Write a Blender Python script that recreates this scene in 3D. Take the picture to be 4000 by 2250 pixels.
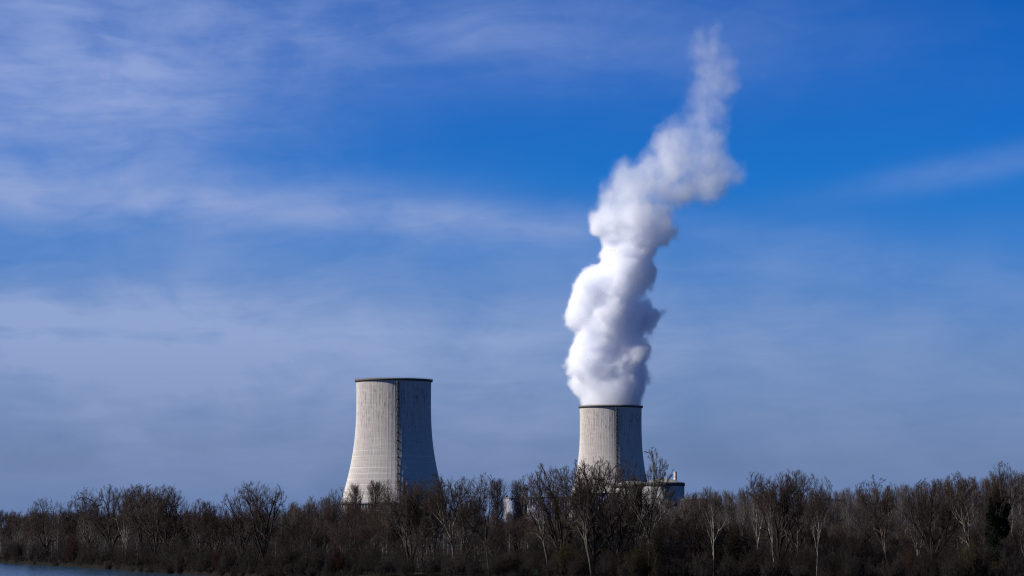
import bpy, bmesh, math, random
import numpy as np

for o in list(bpy.data.objects):
    bpy.data.objects.remove(o, do_unlink=True)
scene = bpy.context.scene
COL = scene.collection
rad = math.radians

# ------------------------------------------------------------------ camera
F, CX, CY, HOR = 10500.0, 2000.0, 1125.0, 2060.0      # focal length and centre in photograph pixels, horizon row
EYE = 15.0
PITCH = math.atan((HOR - CY) / F)
cam = bpy.data.objects.new('camera', bpy.data.cameras.new('camera'))
COL.objects.link(cam)
cam.data.sensor_width = 36.0
cam.data.lens = F / 4000.0 * 36.0
cam.data.clip_start = 1.0
cam.data.clip_end = 60000.0
cam.location = (0, 0, EYE)
cam.rotation_euler = (math.pi / 2 + PITCH, 0, 0)
scene.camera = cam
cp, sp = math.cos(PITCH), math.sin(PITCH)


def at(px, py, Y):
    """The place at distance Y that the photograph shows at column px, row py."""
    a, b = (px - CX) / F, (CY - py) / F
    d = np.array([a, cp - sp * b, sp + cp * b])
    return np.array([0, 0, EYE]) + d * (Y / d[1])


# ------------------------------------------------------------------ sun, sky, exposure
SUN_EL, SUN_AZ = rad(34), rad(10)        # SUN_AZ: from due left towards the viewer
to_sun = np.array([-math.cos(SUN_EL) * math.cos(SUN_AZ), -math.cos(SUN_EL) * math.sin(SUN_AZ), math.sin(SUN_EL)])
sun = bpy.data.objects.new('sun', bpy.data.lights.new('sun', 'SUN'))
COL.objects.link(sun)
sun.data.energy = 5.0
sun.data.angle = rad(0.53)
sun.data.color = (1.0, 0.938, 0.868)
from mathutils import Vector
sun.rotation_euler = Vector(to_sun).to_track_quat('Z', 'Y').to_euler()

world = bpy.data.worlds.new('World')
scene.world = world
world.use_nodes = True
wn, wl = world.node_tree.nodes, world.node_tree.links
wn.clear()


class NB:
    """Small helper to chain math nodes."""
    def __init__(s, tree):
        s.n, s.l = tree.nodes, tree.links

    def put(s, sock, v):
        if hasattr(v, 'is_output') or hasattr(v, 'links'):
            s.l.new(v, sock)
        else:
            sock.default_value = v

    def m(s, op, a, b=0.0, c=None, clamp=False):
        n = s.n.new('ShaderNodeMath'); n.operation = op; n.use_clamp = clamp
        s.put(n.inputs[0], a); s.put(n.inputs[1], b)
        if c is not None:
            s.put(n.inputs[2], c)
        return n.outputs[0]

    def xyz(s, x, y, z):
        n = s.n.new('ShaderNodeCombineXYZ')
        for i, v in enumerate((x, y, z)):
            s.put(n.inputs[i], v)
        return n.outputs[0]

    def noise(s, vec, scale, detail=4.0, rough=0.55, dist=0.0, out='Fac'):
        n = s.n.new('ShaderNodeTexNoise'); n.noise_dimensions = '3D'
        if vec is not None:
            s.l.new(vec, n.inputs['Vector'])
        n.inputs['Scale'].default_value = scale; n.inputs['Detail'].default_value = detail
        n.inputs['Roughness'].default_value = rough; n.inputs['Distortion'].default_value = dist
        return n.outputs['Fac' if out == 'Fac' else 'Color']

    def ss(s, v, a, b, lo=0.0, hi=1.0):
        n = s.n.new('ShaderNodeMapRange'); n.interpolation_type = 'SMOOTHSTEP'
        s.put(n.inputs['Value'], v)
        n.inputs['From Min'].default_value = a; n.inputs['From Max'].default_value = b
        n.inputs['To Min'].default_value = lo; n.inputs['To Max'].default_value = hi
        return n.outputs[0]

    def ramp(s, v, stops):
        n = s.n.new('ShaderNodeValToRGB'); s.put(n.inputs[0], v)
        e = n.color_ramp.elements
        while len(e) < len(stops):
            e.new(0.5)
        for k, (p, c) in zip(e, stops):
            k.position = p; k.color = tuple(c) + (1,) if len(c) == 3 else c
        return n.outputs[0]

    def mix(s, f, a, b, mode='MIX'):
        n = s.n.new('ShaderNodeMix'); n.data_type = 'RGBA'; n.blend_type = mode
        s.put(n.inputs['Factor'], f)
        for i, v in ((6, a), (7, b)):
            if isinstance(v, tuple) and len(v) == 3:
                v = v + (1,)
            s.put(n.inputs[i], v)
        return n.outputs[2]

    def gauss(s, u, v, u0, v0, su, sv, rot=0.0):
        """A soft elongated lobe about a direction of the sky."""
        c, k = math.cos(rot), math.sin(rot)
        du, dv = s.m('SUBTRACT', u, u0), s.m('SUBTRACT', v, v0)
        a = s.m('ADD', s.m('MULTIPLY', du, c / su), s.m('MULTIPLY', dv, k / su))
        b = s.m('SUBTRACT', s.m('MULTIPLY', dv, c / sv), s.m('MULTIPLY', du, k / sv))
        r = s.m('ADD', s.m('MULTIPLY', a, a), s.m('MULTIPLY', b, b))
        return s.m('POWER', math.e, s.m('MULTIPLY', r, -1.0))


W = NB(world.node_tree)
wo = wn.new('ShaderNodeOutputWorld'); bg = wn.new('ShaderNodeBackground')
bg.inputs['Strength'].default_value = 0.0707
wl.new(bg.outputs[0], wo.inputs['Surface'])
sky = wn.new('ShaderNodeTexSky'); sky.sky_type = 'NISHITA'; sky.sun_disc = False
sky.sun_elevation = SUN_EL
sky.sun_rotation = math.atan2(to_sun[0], to_sun[1])
sky.air_density = 0.5; sky.dust_density = 0.1; sky.ozone_density = 6.0
tc = wn.new('ShaderNodeTexCoord'); sx = wn.new('ShaderNodeSeparateXYZ')
wl.new(tc.outputs['Generated'], sx.inputs[0])
az = W.m('ARCTAN2', sx.outputs[0], sx.outputs[1]); el = W.m('ARCSINE', sx.outputs[2])
u = W.m('DIVIDE', az, 0.1905); v = W.m('DIVIDE', el, 0.196)
# cleaner, deeper blue away from the horizon (a polarised late-winter sky)
tint = W.ramp(W.m('MULTIPLY', v, 0.5, clamp=True), [(0.0, (0.30, 0.36, 0.62)), (0.063, (0.40, 0.40, 0.54)), (0.16, (0.55, 0.60, 0.74)), (0.258, (0.22, 0.67, 1.02)), (0.33, (0.10, 0.70, 1.17)), (0.428, (0.055, 0.64, 1.22)), (0.5, (0.035, 0.61, 1.2)), (1.0, (0.07, 0.61, 1.15))])
blue = W.mix(1.0, sky.outputs[0], tint, 'MULTIPLY')
# cirrus: streaky noise drawn out along the horizon
cv = W.xyz(W.m('MULTIPLY', az, 5.0), W.m('MULTIPLY', el, 22.0), 0.37)
warp = W.noise(W.xyz(W.m('MULTIPLY', az, 6.0), W.m('MULTIPLY', el, 12.0), 1.7), 1.6, 3.0, 0.5, out='Color')
vm = wn.new('ShaderNodeVectorMath'); vm.operation = 'MULTIPLY_ADD'
wl.new(warp, vm.inputs[0]); vm.inputs[1].default_value = (0.9, 0.9, 0.9); wl.new(cv, vm.inputs[2])
streak = W.noise(vm.outputs[0], 1.6, 5.0, 0.55, 0.25)
fine = W.noise(vm.outputs[0], 5.5, 4.0, 0.55, 0.4)
fib = W.noise(W.xyz(W.m('ADD', W.m('MULTIPLY', az, 10.0), W.m('MULTIPLY', el, 14.0)), W.m('SUBTRACT', W.m('MULTIPLY', el, 120.0), W.m('MULTIPLY', az, 12.0)), 2.6), 1.0, 5.0, 0.62, 0.6)
billow = W.noise(W.xyz(W.m('MULTIPLY', az, 9.0), W.m('MULTIPLY', el, 14.0), 4.1), 2.2, 6.0, 0.58, 0.6)
lobes = [
    (1.15, W.gauss(u, v, -0.90, 0.84, 0.42, 0.18, -0.10)),
    (0.55, W.gauss(u, v, -0.25, 0.97, 0.75, 0.12, -0.06)),
    (0.70, W.gauss(u, v, -0.95, 0.63, 0.75, 0.070, -0.05)),
    (0.50, W.gauss(u, v, -0.15, 0.585, 0.60, 0.036, -0.06)),
    (0.34, W.gauss(u, v, 0.90, 0.67, 0.28, 0.028, 0.16)),
    (0.12, W.gauss(u, v, 0.45, 0.50, 0.6, 0.035, -0.03)),
    (0.65, W.gauss(u, v, -0.85, 0.34, 0.8, 0.14, 0.0)),
]
cov = 0.0
for k, g in lobes:
    cov = W.m('ADD', cov, W.m('MULTIPLY', g, k))
low = W.m('MULTIPLY', W.ss(v, 0.64, 0.26, 0.0, 0.72), W.ss(u, 0.1, 1.0, 1.0, 0.72))
cov = W.m('ADD', cov, low)
cov = W.m('ADD', cov, 0.004)                       # a thin veil everywhere else too
tex = W.m('ADD', W.m('MULTIPLY', streak, 0.9), W.m('ADD', W.m('MULTIPLY', billow, 0.75), W.m('MULTIPLY', fine, 0.35)))
tex = W.ss(tex, 0.58, 1.42, 0.30, 1.28)
tex = W.m('MULTIPLY', tex, W.ss(fib, 0.25, 0.75, 0.90, 1.10))
dens = W.m('MULTIPLY', cov, tex, clamp=True)
ccol = W.ramp(W.m('MULTIPLY', v, 0.7, clamp=True), [(0.0, (1.5, 2.3, 4.4)), (0.10, (2.0, 2.8, 4.9)), (0.25, (2.75, 3.75, 6.3)), (0.5, (2.6, 3.6, 6.7)), (1.0, (2.6, 3.6, 6.8))])
skyc = W.mix(dens, blue, ccol)
wl.new(skyc, bg.inputs['Color'])

scene.view_settings.view_transform = 'Standard'
scene.view_settings.look = 'None'
scene.view_settings.exposure = 0.5
scene.view_settings.gamma = 1.0
scene.view_settings.use_curve_mapping = False
cy = scene.cycles
cy.max_bounces = 32; cy.diffuse_bounces = 3; cy.glossy_bounces = 3; cy.transparent_max_bounces = 24
cy.volume_bounces = 24; cy.volume_step_rate = 2.0; cy.volume_max_steps = 512
cy.use_denoising = True; cy.denoiser = 'OPENIMAGEDENOISE'; cy.denoising_input_passes = 'RGB_ALBEDO_NORMAL'; cy.denoising_prefilter = 'NONE'
cy.pixel_filter_type = 'BLACKMAN_HARRIS'; cy.filter_width = 1.15
cy.use_adaptive_sampling = False


# ------------------------------------------------------------------ helpers
def link(o, parent=None):
    COL.objects.link(o)
    if parent is not None:
        o.parent = parent
    return o


def make_mesh(name, verts, quads=None, tris=None, mat=None, smooth=False):
    me = bpy.data.meshes.new(name)
    verts = np.asarray(verts, dtype=np.float32).reshape(-1, 3)
    q = np.zeros((0, 4), np.int32) if quads is None else np.asarray(quads, np.int32).reshape(-1, 4)
    t = np.zeros((0, 3), np.int32) if tris is None else np.asarray(tris, np.int32).reshape(-1, 3)
    me.vertices.add(len(verts)); me.vertices.foreach_set('co', verts.ravel())
    nl = len(q) * 4 + len(t) * 3
    me.loops.add(nl); me.loops.foreach_set('vertex_index', np.concatenate([q.ravel(), t.ravel()]))
    npoly = len(q) + len(t)
    me.polygons.add(npoly)
    st = np.concatenate([np.arange(len(q)) * 4, len(q) * 4 + np.arange(len(t)) * 3]).astype(np.int32)
    me.polygons.foreach_set('loop_start', st)
    if smooth:
        me.polygons.foreach_set('use_smooth', np.ones(npoly, bool))
    me.update(calc_edges=True)
    if mat:
        me.materials.append(mat)
    return me


def part(name, me, parent, loc=(0, 0, 0)):
    o = bpy.data.objects.new(name, me); o.location = loc
    return link(o, parent)


def thing(name, label, cat, loc=(0, 0, 0), rz=0.0, group=None):
    o = bpy.data.objects.new(name, None); link(o)
    o.empty_display_size = 0.5
    o.location = loc; o.rotation_euler = (0, 0, rz)
    o['label'] = label; o['category'] = cat
    if group:
        o['group'] = group
    return o


class MB:
    """Collects boxes, bars and lathes into one mesh."""
    def __init__(s):
        s.v, s.q, s.t, s.n = [], [], [], 0

    def add(s, v, q=None, t=None):
        v = np.asarray(v, float).reshape(-1, 3)
        if q is not None and len(q):
            s.q.append(np.asarray(q, int).reshape(-1, 4) + s.n)
        if t is not None and len(t):
            s.t.append(np.asarray(t, int).reshape(-1, 3) + s.n)
        s.v.append(v); s.n += len(v)

    def box(s, lo, hi, M=None):
        x0, y0, z0 = lo; x1, y1, z1 = hi
        v = np.array([(x, y, z) for z in (z0, z1) for y in (y0, y1) for x in (x0, x1)], float)
        if M is not None:
            v = v @ np.asarray(M)[:3, :3].T + np.asarray(M)[:3, 3]
        s.add(v, [(0, 2, 3, 1), (4, 5, 7, 6), (0, 1, 5, 4), (2, 6, 7, 3), (0, 4, 6, 2), (1, 3, 7, 5)])

    def bar(s, a, b, r, S=4, r2=None):
        tv, tq = tube(np.array([[a, b]], float), np.array([[r, r if r2 is None else r2]], float), S)
        s.add(tv, tq)

    def lathe(s, prof, n=64, close=False):
        prof = np.asarray(prof, float); k = len(prof)
        a = np.arange(n) * 2 * math.pi / n
        v = np.stack([prof[:, None, 0] * np.cos(a), prof[:, None, 0] * np.sin(a), np.repeat(prof[:, 1:2], n, 1)], -1).reshape(-1, 3)
        i = np.arange(k - 1)[:, None] * n; j = np.arange(n)[None]; jn = (j + 1) % n
        q = np.stack([i + j, i + jn, i + n + jn, i + n + j], -1).reshape(-1, 4)
        if close:
            i = (k - 1) * n
            q = np.concatenate([q, np.stack([i + j[0], i + jn[0], jn[0], j[0]], -1)])
        s.add(v, q)

    def mesh(s, name, mat, smooth=False):
        return make_mesh(name, np.concatenate(s.v), np.concatenate(s.q) if s.q else None, np.concatenate(s.t) if s.t else None, mat, smooth)


def norm(a):
    return a / np.maximum(np.linalg.norm(a, axis=-1, keepdims=True), 1e-9)


def frame(t):
    ref = np.where(np.abs(t[..., 2:3]) > 0.9, np.array([1.0, 0, 0]), np.array([0, 0, 1.0]))
    a = norm(np.cross(t, ref)); b = np.cross(t, a)
    return a, b


def tube(P, R, S):
    """N polylines of K points -> S-sided tubes."""
    N, K, _ = P.shape
    T = np.empty_like(P)
    T[:, 1:-1] = P[:, 2:] - P[:, :-2]; T[:, 0] = P[:, 1] - P[:, 0]; T[:, -1] = P[:, -1] - P[:, -2]
    T = norm(T); a, b = frame(T)
    th = np.arange(S) * 2 * math.pi / S
    V = P[:, :, None] + R[:, :, None, None] * (a[:, :, None] * np.cos(th)[:, None] + b[:, :, None] * np.sin(th)[:, None])
    base = (np.arange(N) * K * S)[:, None, None]; k = (np.arange(K - 1) * S)[None, :, None]; j = np.arange(S)[None, None]
    jn = (j + 1) % S
    q = np.stack([base + k + j, base + k + jn, base + k + S + jn, base + k + S + j], -1).reshape(-1, 4)
    return V.reshape(-1, 3), q


def cones(A, B, r):
    """N thin three-sided tapering twigs from A to B."""
    N = len(A); t = norm(B - A); a, b = frame(t)
    th = np.arange(3) * 2 * math.pi / 3
    ring = A[:, None] + r[:, None, None] * (a[:, None] * np.cos(th)[:, None] + b[:, None] * np.sin(th)[:, None])
    V = np.concatenate([ring, B[:, None]], 1).reshape(-1, 3)
    i = (np.arange(N) * 4)[:, None]
    tr = np.stack([np.concatenate([i, i + 1, i + 3], 1), np.concatenate([i + 1, i + 2, i + 3], 1), np.concatenate([i + 2, i, i + 3], 1)], 1)
    return V, tr.reshape(-1, 3)


# ------------------------------------------------------------------ materials
def new_mat(name, rough=0.85, spec=0.2):
    m = bpy.data.materials.new(name); m.use_nodes = True
    b = m.node_tree.nodes['Principled BSDF']
    b.inputs['Roughness'].default_value = rough
    b.inputs['Specular IOR Level'].default_value = spec
    return m, NB(m.node_tree), b


def plain(name, c, rough=0.8, spec=0.2, metal=0.0, var=0.18, scale=0.6):
    m, n, b = new_mat(name, rough, spec)
    tcn = n.n.new('ShaderNodeTexCoord')
    f = n.noise(tcn.outputs['Object'], scale, 5.0, 0.6)
    col = n.mix(f, tuple(x * (1 - var * 1.5) for x in c), tuple(x * (1 + var * 1.5) for x in c))
    n.l.new(col, b.inputs['Base Color'])
    b.inputs['Metallic'].default_value = metal
    return m


def wood_mat(name, dark, light, scale=2.0, stretch=0.25, rnd=0.5, lo=0.35, hi=0.7):
    """Bark or twigs: grain along the stem, a different tone for each tree."""
    m, n, b = new_mat(name, 0.95, 0.08)
    tcn = n.n.new('ShaderNodeTexCoord'); mp = n.n.new('ShaderNodeMapping')
    mp.inputs['Scale'].default_value = (1, 1, stretch)
    n.l.new(tcn.outputs['Object'], mp.inputs['Vector'])
    f = n.ss(n.noise(mp.outputs[0], scale, 5.0, 0.65), lo, hi)
    oi = n.n.new('ShaderNodeObjectInfo')
    k = n.m('ADD', n.m('MULTIPLY', oi.outputs['Random'], rnd), 1 - rnd * 0.5)
    col = n.mix(f, dark, light)
    hsv = n.n.new('ShaderNodeHueSaturation')
    n.l.new(col, hsv.inputs['Color']); n.l.new(k, hsv.inputs['Value'])
    n.l.new(n.m('ADD', 0.488, n.m('MULTIPLY', oi.outputs['Random'], 0.022)), hsv.inputs['Hue'])
    n.l.new(hsv.outputs[0], b.inputs['Base Color'])
    return m


M = {}
M['bark'] = wood_mat('bark_grey', (0.0294, 0.0233, 0.0190), (0.1260, 0.1048, 0.0845))
M['bark_dark'] = wood_mat('bark_dark', (0.0130, 0.0107, 0.0093), (0.0540, 0.0435, 0.0347))
M['bark_pale'] = wood_mat('bark_pale', (0.0679, 0.0603, 0.0522), (0.2716, 0.2498, 0.2156), 1.3, 0.5)
M['twig'] = wood_mat('twig_brown', (0.0188, 0.0136, 0.0114), (0.0563, 0.0407, 0.0328), 1.0, 1.0, 0.5)
M['twig_grey'] = wood_mat('twig_grey', (0.0330, 0.0268, 0.0270), (0.0902, 0.0747, 0.0746), 1.0, 1.0, 0.5)
M['twig_red'] = wood_mat('twig_red', (0.0238, 0.0142, 0.0119), (0.0595, 0.0358, 0.0305), 0.8, 1.0, 0.5)
M['twig_dark'] = wood_mat('twig_dark', (0.011, 0.0095, 0.009), (0.034, 0.028, 0.025), 1.0, 1.0, 0.6)
M['leaf_rust'] = wood_mat('leaf_rust', (0.0168, 0.0066, 0.0042), (0.0510, 0.0180, 0.0090), 0.9, 1.0, 0.4)
M['leaf_olive'] = wood_mat('leaf_olive', (0.0132, 0.0120, 0.0048), (0.0420, 0.0360, 0.0108), 0.9, 1.0, 0.4)
M['leaf_ivy'] = wood_mat('leaf_ivy', (0.004, 0.007, 0.003), (0.014, 0.022, 0.009), 0.9, 1.0, 0.3)


def concrete(name):
    m, n, b = new_mat(name, 0.95, 0.1)
    b.inputs['Diffuse Roughness'].default_value = 1.0
    tcn = n.n.new('ShaderNodeTexCoord'); s = n.n.new('ShaderNodeSeparateXYZ')
    n.l.new(tcn.outputs['Object'], s.inputs[0])
    ang = n.m('ARCTAN2', s.outputs[0], s.outputs[1]); z = s.outputs[2]
    arc = n.m('MULTIPLY', ang, 46.0)
    # casting lifts: a pale joint every 6.4 m low down, finer courses higher up
    wob = n.m('MULTIPLY', n.noise(n.xyz(n.m('MULTIPLY', arc, 0.05), 0.0, z), 0.3, 2.0), 0.9)
    ph = n.m('FRACT', n.m('DIVIDE', n.m('ADD', z, wob), 6.4))
    band = n.m('SUBTRACT', n.ss(ph, 0.03, 0.09), n.ss(ph, 0.16, 0.24))
    bandn = n.ss(n.noise(n.xyz(n.m('MULTIPLY', arc, 0.02), 3.0, n.m('MULTIPLY', z, 0.16)), 1.0, 2.0), 0.3, 0.6)
    low = n.ss(z, 128.0, 62.0, 0.10, 1.0)
    band = n.m('MULTIPLY', n.m('MULTIPLY', band, low), n.m('MULTIPLY', bandn, 0.95))
    ph2 = n.m('FRACT', n.m('DIVIDE', z, 1.6))
    course = n.m('MULTIPLY', n.m('SUBTRACT', 1.0, n.ss(ph2, 0.0, 0.2)), 0.10)
    tone = n.noise(n.xyz(n.m('MULTIPLY', arc, 0.05), 0.0, n.m('MULTIPLY', z, 0.35)), 1.0, 5.0, 0.6)
    panel = n.noise(n.xyz(n.m('FLOOR', n.m('DIVIDE', arc, 2.4)), 0.0, n.m('FLOOR', n.m('DIVIDE', z, 6.4))), 7.3, 1.0, 0.5)
    base = n.mix(tone, (0.44, 0.407, 0.368), (0.75, 0.70, 0.645))
    base = n.mix(n.m('MULTIPLY', panel, 0.35), base, (0.48, 0.43, 0.385))
    base = n.mix(n.m('MULTIPLY', band, 0.75), base, (0.80, 0.77, 0.71))
    # rain streaks, heavier towards the top
    st = n.noise(n.xyz(n.m('MULTIPLY', arc, 0.95), 1.0, n.m('MULTIPLY', z, 0.035)), 1.0, 6.0, 0.68)
    st2 = n.noise(n.xyz(n.m('MULTIPLY', arc, 0.5), 5.0, n.m('MULTIPLY', z, 0.12)), 1.0, 5.0, 0.7)
    up = n.ss(z, 70.0, 165.0, 0.15, 1.0)
    stain = n.m('MULTIPLY', n.m('MULTIPLY', n.ss(st, 0.48, 0.60), n.ss(st2, 0.42, 0.56)), up)
    stain = n.m('ADD', n.m('MULTIPLY', stain, 0.9), course, clamp=True)
    col = n.mix(stain, base, (0.16, 0.145, 0.13))
    n.l.new(col, b.inputs['Base Color'])
    bump = n.n.new('ShaderNodeBump'); bump.inputs['Strength'].default_value = 0.4; bump.inputs['Distance'].default_value = 0.2
    n.l.new(n.noise(tcn.outputs['Object'], 0.9, 5.0), bump.inputs['Height'])
    n.l.new(bump.outputs[0], b.inputs['Normal'])
    return m


M['shell'] = concrete('tower_concrete')
M['rim'] = plain('rim_concrete', (0.10, 0.095, 0.09), 0.95, 0.1, var=0.3)
M['steel'] = plain('dark_steel', (0.075, 0.08, 0.09), 0.6, 0.3, 0.0)
M['louvre'] = plain('intake_grey', (0.30, 0.29, 0.28), 0.9, 0.1, var=0.2, scale=0.15)
M['reactor'] = plain('reactor_concrete', (0.33, 0.335, 0.33), 0.9, 0.1, var=0.22, scale=0.12)
M['dome'] = plain('dome_concrete', (0.20, 0.19, 0.175), 0.95, 0.1, var=0.25, scale=0.2)
M['cornice'] = plain('cornice_dark', (0.07, 0.07, 0.075), 0.9, 0.1, var=0.3, scale=0.3)  # dark tone paints in the cornice's shadow along with its stains
M['cladding'] = plain('blue_cladding', (0.055, 0.075, 0.19), 0.5, 0.3, var=0.1)
M['fin'] = plain('fin_pale', (0.20, 0.23, 0.40), 0.5, 0.3, var=0.1)
M['pale_wall'] = plain('pale_cladding', (0.17, 0.165, 0.175), 0.7, 0.2, var=0.1, scale=0.2)
M['roofing'] = plain('roof_grey', (0.14, 0.14, 0.15), 0.9, 0.1)
M['stack'] = plain('stack_pinkish', (0.48, 0.40, 0.39), 0.8, 0.2, var=0.35, scale=0.8)
M['cable'] = plain('cable_black', (0.02, 0.02, 0.022), 0.6, 0.2)
M['nest'] = wood_mat('nest_sticks', (0.012, 0.010, 0.009), (0.04, 0.033, 0.028))

# ------------------------------------------------------------------ ground and river
bank_px = [(-3200, 2157), (-1500, 2173), (0, 2197), (300, 2213), (650, 2238), (1000, 2254), (1500, 2266), (2200, 2274), (3000, 2280), (4000, 2290), (5200, 2300)]
bank = []
for px, py in bank_px:
    d = EYE * F / (py - HOR) * 1.0
    bank.append(((px - CX) / F * d, d))
bank = np.array([(-1500, 2500.0)] + bank + [(700.0, 640.0), (3000, 900.0)])
o_ = np.argsort(bank[:, 0]); bank = bank[o_]


def bank_y(x):
    return np.interp(x, bank[:, 0], bank[:, 1])


_r = np.random.default_rng(5)
_ph = _r.uniform(0, 6.28, (12, 2)); _fr = _r.uniform(0.004, 0.05, (12, 2))


def lump(x, y):
    s = 0
    for (a, b), (f, g) in zip(_ph, _fr):
        s = s + np.sin(x * f + a) * np.sin(y * g + b)
    return s * 0.12


def bank_edge(x):
    return bank_y(x) + 2.2 * np.sin(x * 0.21) + 1.4 * np.sin(x * 0.53 + 1.0) + 0.8 * np.sin(x * 1.3)


def ground_z(x, y):
    s = np.asarray(y - bank_edge(np.asarray(x, float)), float)
    z = np.interp(s, [-10, 0, 0.8, 2.5, 25, 120, 700, 2200, 40000], [-1.5, -0.25, 0.7, 1.4, 2.0, 2.4, 3.0, 5.0, 5.0])
    return z + np.clip(s / 12.0, 0, 1) * lump(np.asarray(x, float), np.asarray(y, float))


def build_ground():
    xs = np.concatenate([np.linspace(-20000, -700, 14), np.arange(-680, 520, 2.5), np.linspace(540, 20000, 14)])
    ss = np.concatenate([[-10, -3, 0, 0.7, 1.5, 3, 6, 9, 13, 18, 25], np.arange(35, 300, 12), np.arange(320, 1500, 60), [1700, 2200, 3000, 5000, 9000, 18000, 38000]])
    X, S = np.meshgrid(xs, ss); Y = bank_edge(X) + S
    Z = ground_z(X, Y)
    nx = len(xs); ny = len(ss)
    i = np.arange(ny - 1)[:, None] * nx; j = np.arange(nx - 1)[None]
    q = np.stack([i + j, i + j + 1, i + nx + j + 1, i + nx + j], -1).reshape(-1, 4)
    m, n, b = new_mat('ground_soil', 0.95, 0.05)
    tcn = n.n.new('ShaderNodeTexCoord')
    f = n.ss(n.noise(tcn.outputs['Object'], 0.012, 4.0), 0.58, 0.64)
    g = n.noise(tcn.outputs['Object'], 0.7, 6.0, 0.65)
    litter = n.mix(g, (0.008, 0.0065, 0.005), (0.026, 0.020, 0.015))
    grass = n.mix(g, (0.014, 0.03, 0.008), (0.03, 0.06, 0.016))
    geo = n.n.new('ShaderNodeSeparateXYZ'); n.l.new(tcn.outputs['Object'], geo.inputs[0])
    mud_shade = n.ss(geo.outputs[2], 1.8, 1.3)  # wet mud, darkened further to stand for shade under overhanging shrubs
    c = n.mix(f, litter, grass)
    c = n.mix(mud_shade, c, n.mix(g, (0.004, 0.0035, 0.003), (0.013, 0.011, 0.009)))
    n.l.new(c, b.inputs['Base Color'])
    bp = n.n.new('ShaderNodeBump'); bp.inputs['Strength'].default_value = 0.8; bp.inputs['Distance'].default_value = 0.25
    n.l.new(g, bp.inputs['Height']); n.l.new(bp.outputs[0], b.inputs['Normal'])
    o = part('ground', make_mesh('ground', np.stack([X, Y, Z], -1), q, None, m, True), None)
    o['kind'] = 'structure'; o['label'] = 'wooded river bank and flat land behind it'
    # river
    m, n, b = new_mat('river_water', 0.16, 0.5)
    b.inputs['Base Color'].default_value = (0.015, 0.036, 0.058, 1); b.inputs['IOR'].default_value = 1.33
    tcn = n.n.new('ShaderNodeTexCoord'); mp = n.n.new('ShaderNodeMapping')
    mp.inputs['Scale'].default_value = (1.0, 0.6, 1.0); mp.inputs['Rotation'].default_value = (0, 0, 0.4)
    n.l.new(tcn.outputs['Object'], mp.inputs['Vector'])
    h = n.m('ADD', n.noise(mp.outputs[0], 0.55, 3.0, 0.6), n.m('MULTIPLY', n.noise(mp.outputs[0], 2.4, 3.0, 0.6), 0.35))
    calm = n.ss(n.noise(mp.outputs[0], 0.02, 3.0), 0.35, 0.62, 0.55, 1.0)
    bp = n.n.new('ShaderNodeBump'); bp.inputs['Distance'].default_value = 0.24
    n.l.new(calm, bp.inputs['Strength']); n.l.new(h, bp.inputs['Height']); n.l.new(bp.outputs[0], b.inputs['Normal'])
    v = [(-9000, -800, 0), (9000, -800, 0), (9000, 3500, 0), (-9000, 3500, 0)]
    o = part('river', make_mesh('river', v, [(0, 1, 2, 3)], None, m), None)
    o['kind'] = 'structure'; o['label'] = 'rippled blue river water below the wooded bank'


build_ground()

# ------------------------------------------------------------------ cooling towers
TOWER_H = 177.0
prof_z = np.array([38.0, 41, 55, 71.5, 96.5, 122, 154, 166, TOWER_H])
prof_r = np.array([59.3, 58.2, 54.6, 50.6, 45.7, 43.2, 42.35, 42.4, 42.6])
_pf = np.polyfit(prof_z, prof_r, 5)


def shell_r(z):
    return np.polyval(_pf, z)


STAIR_PHI = 8.0


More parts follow.
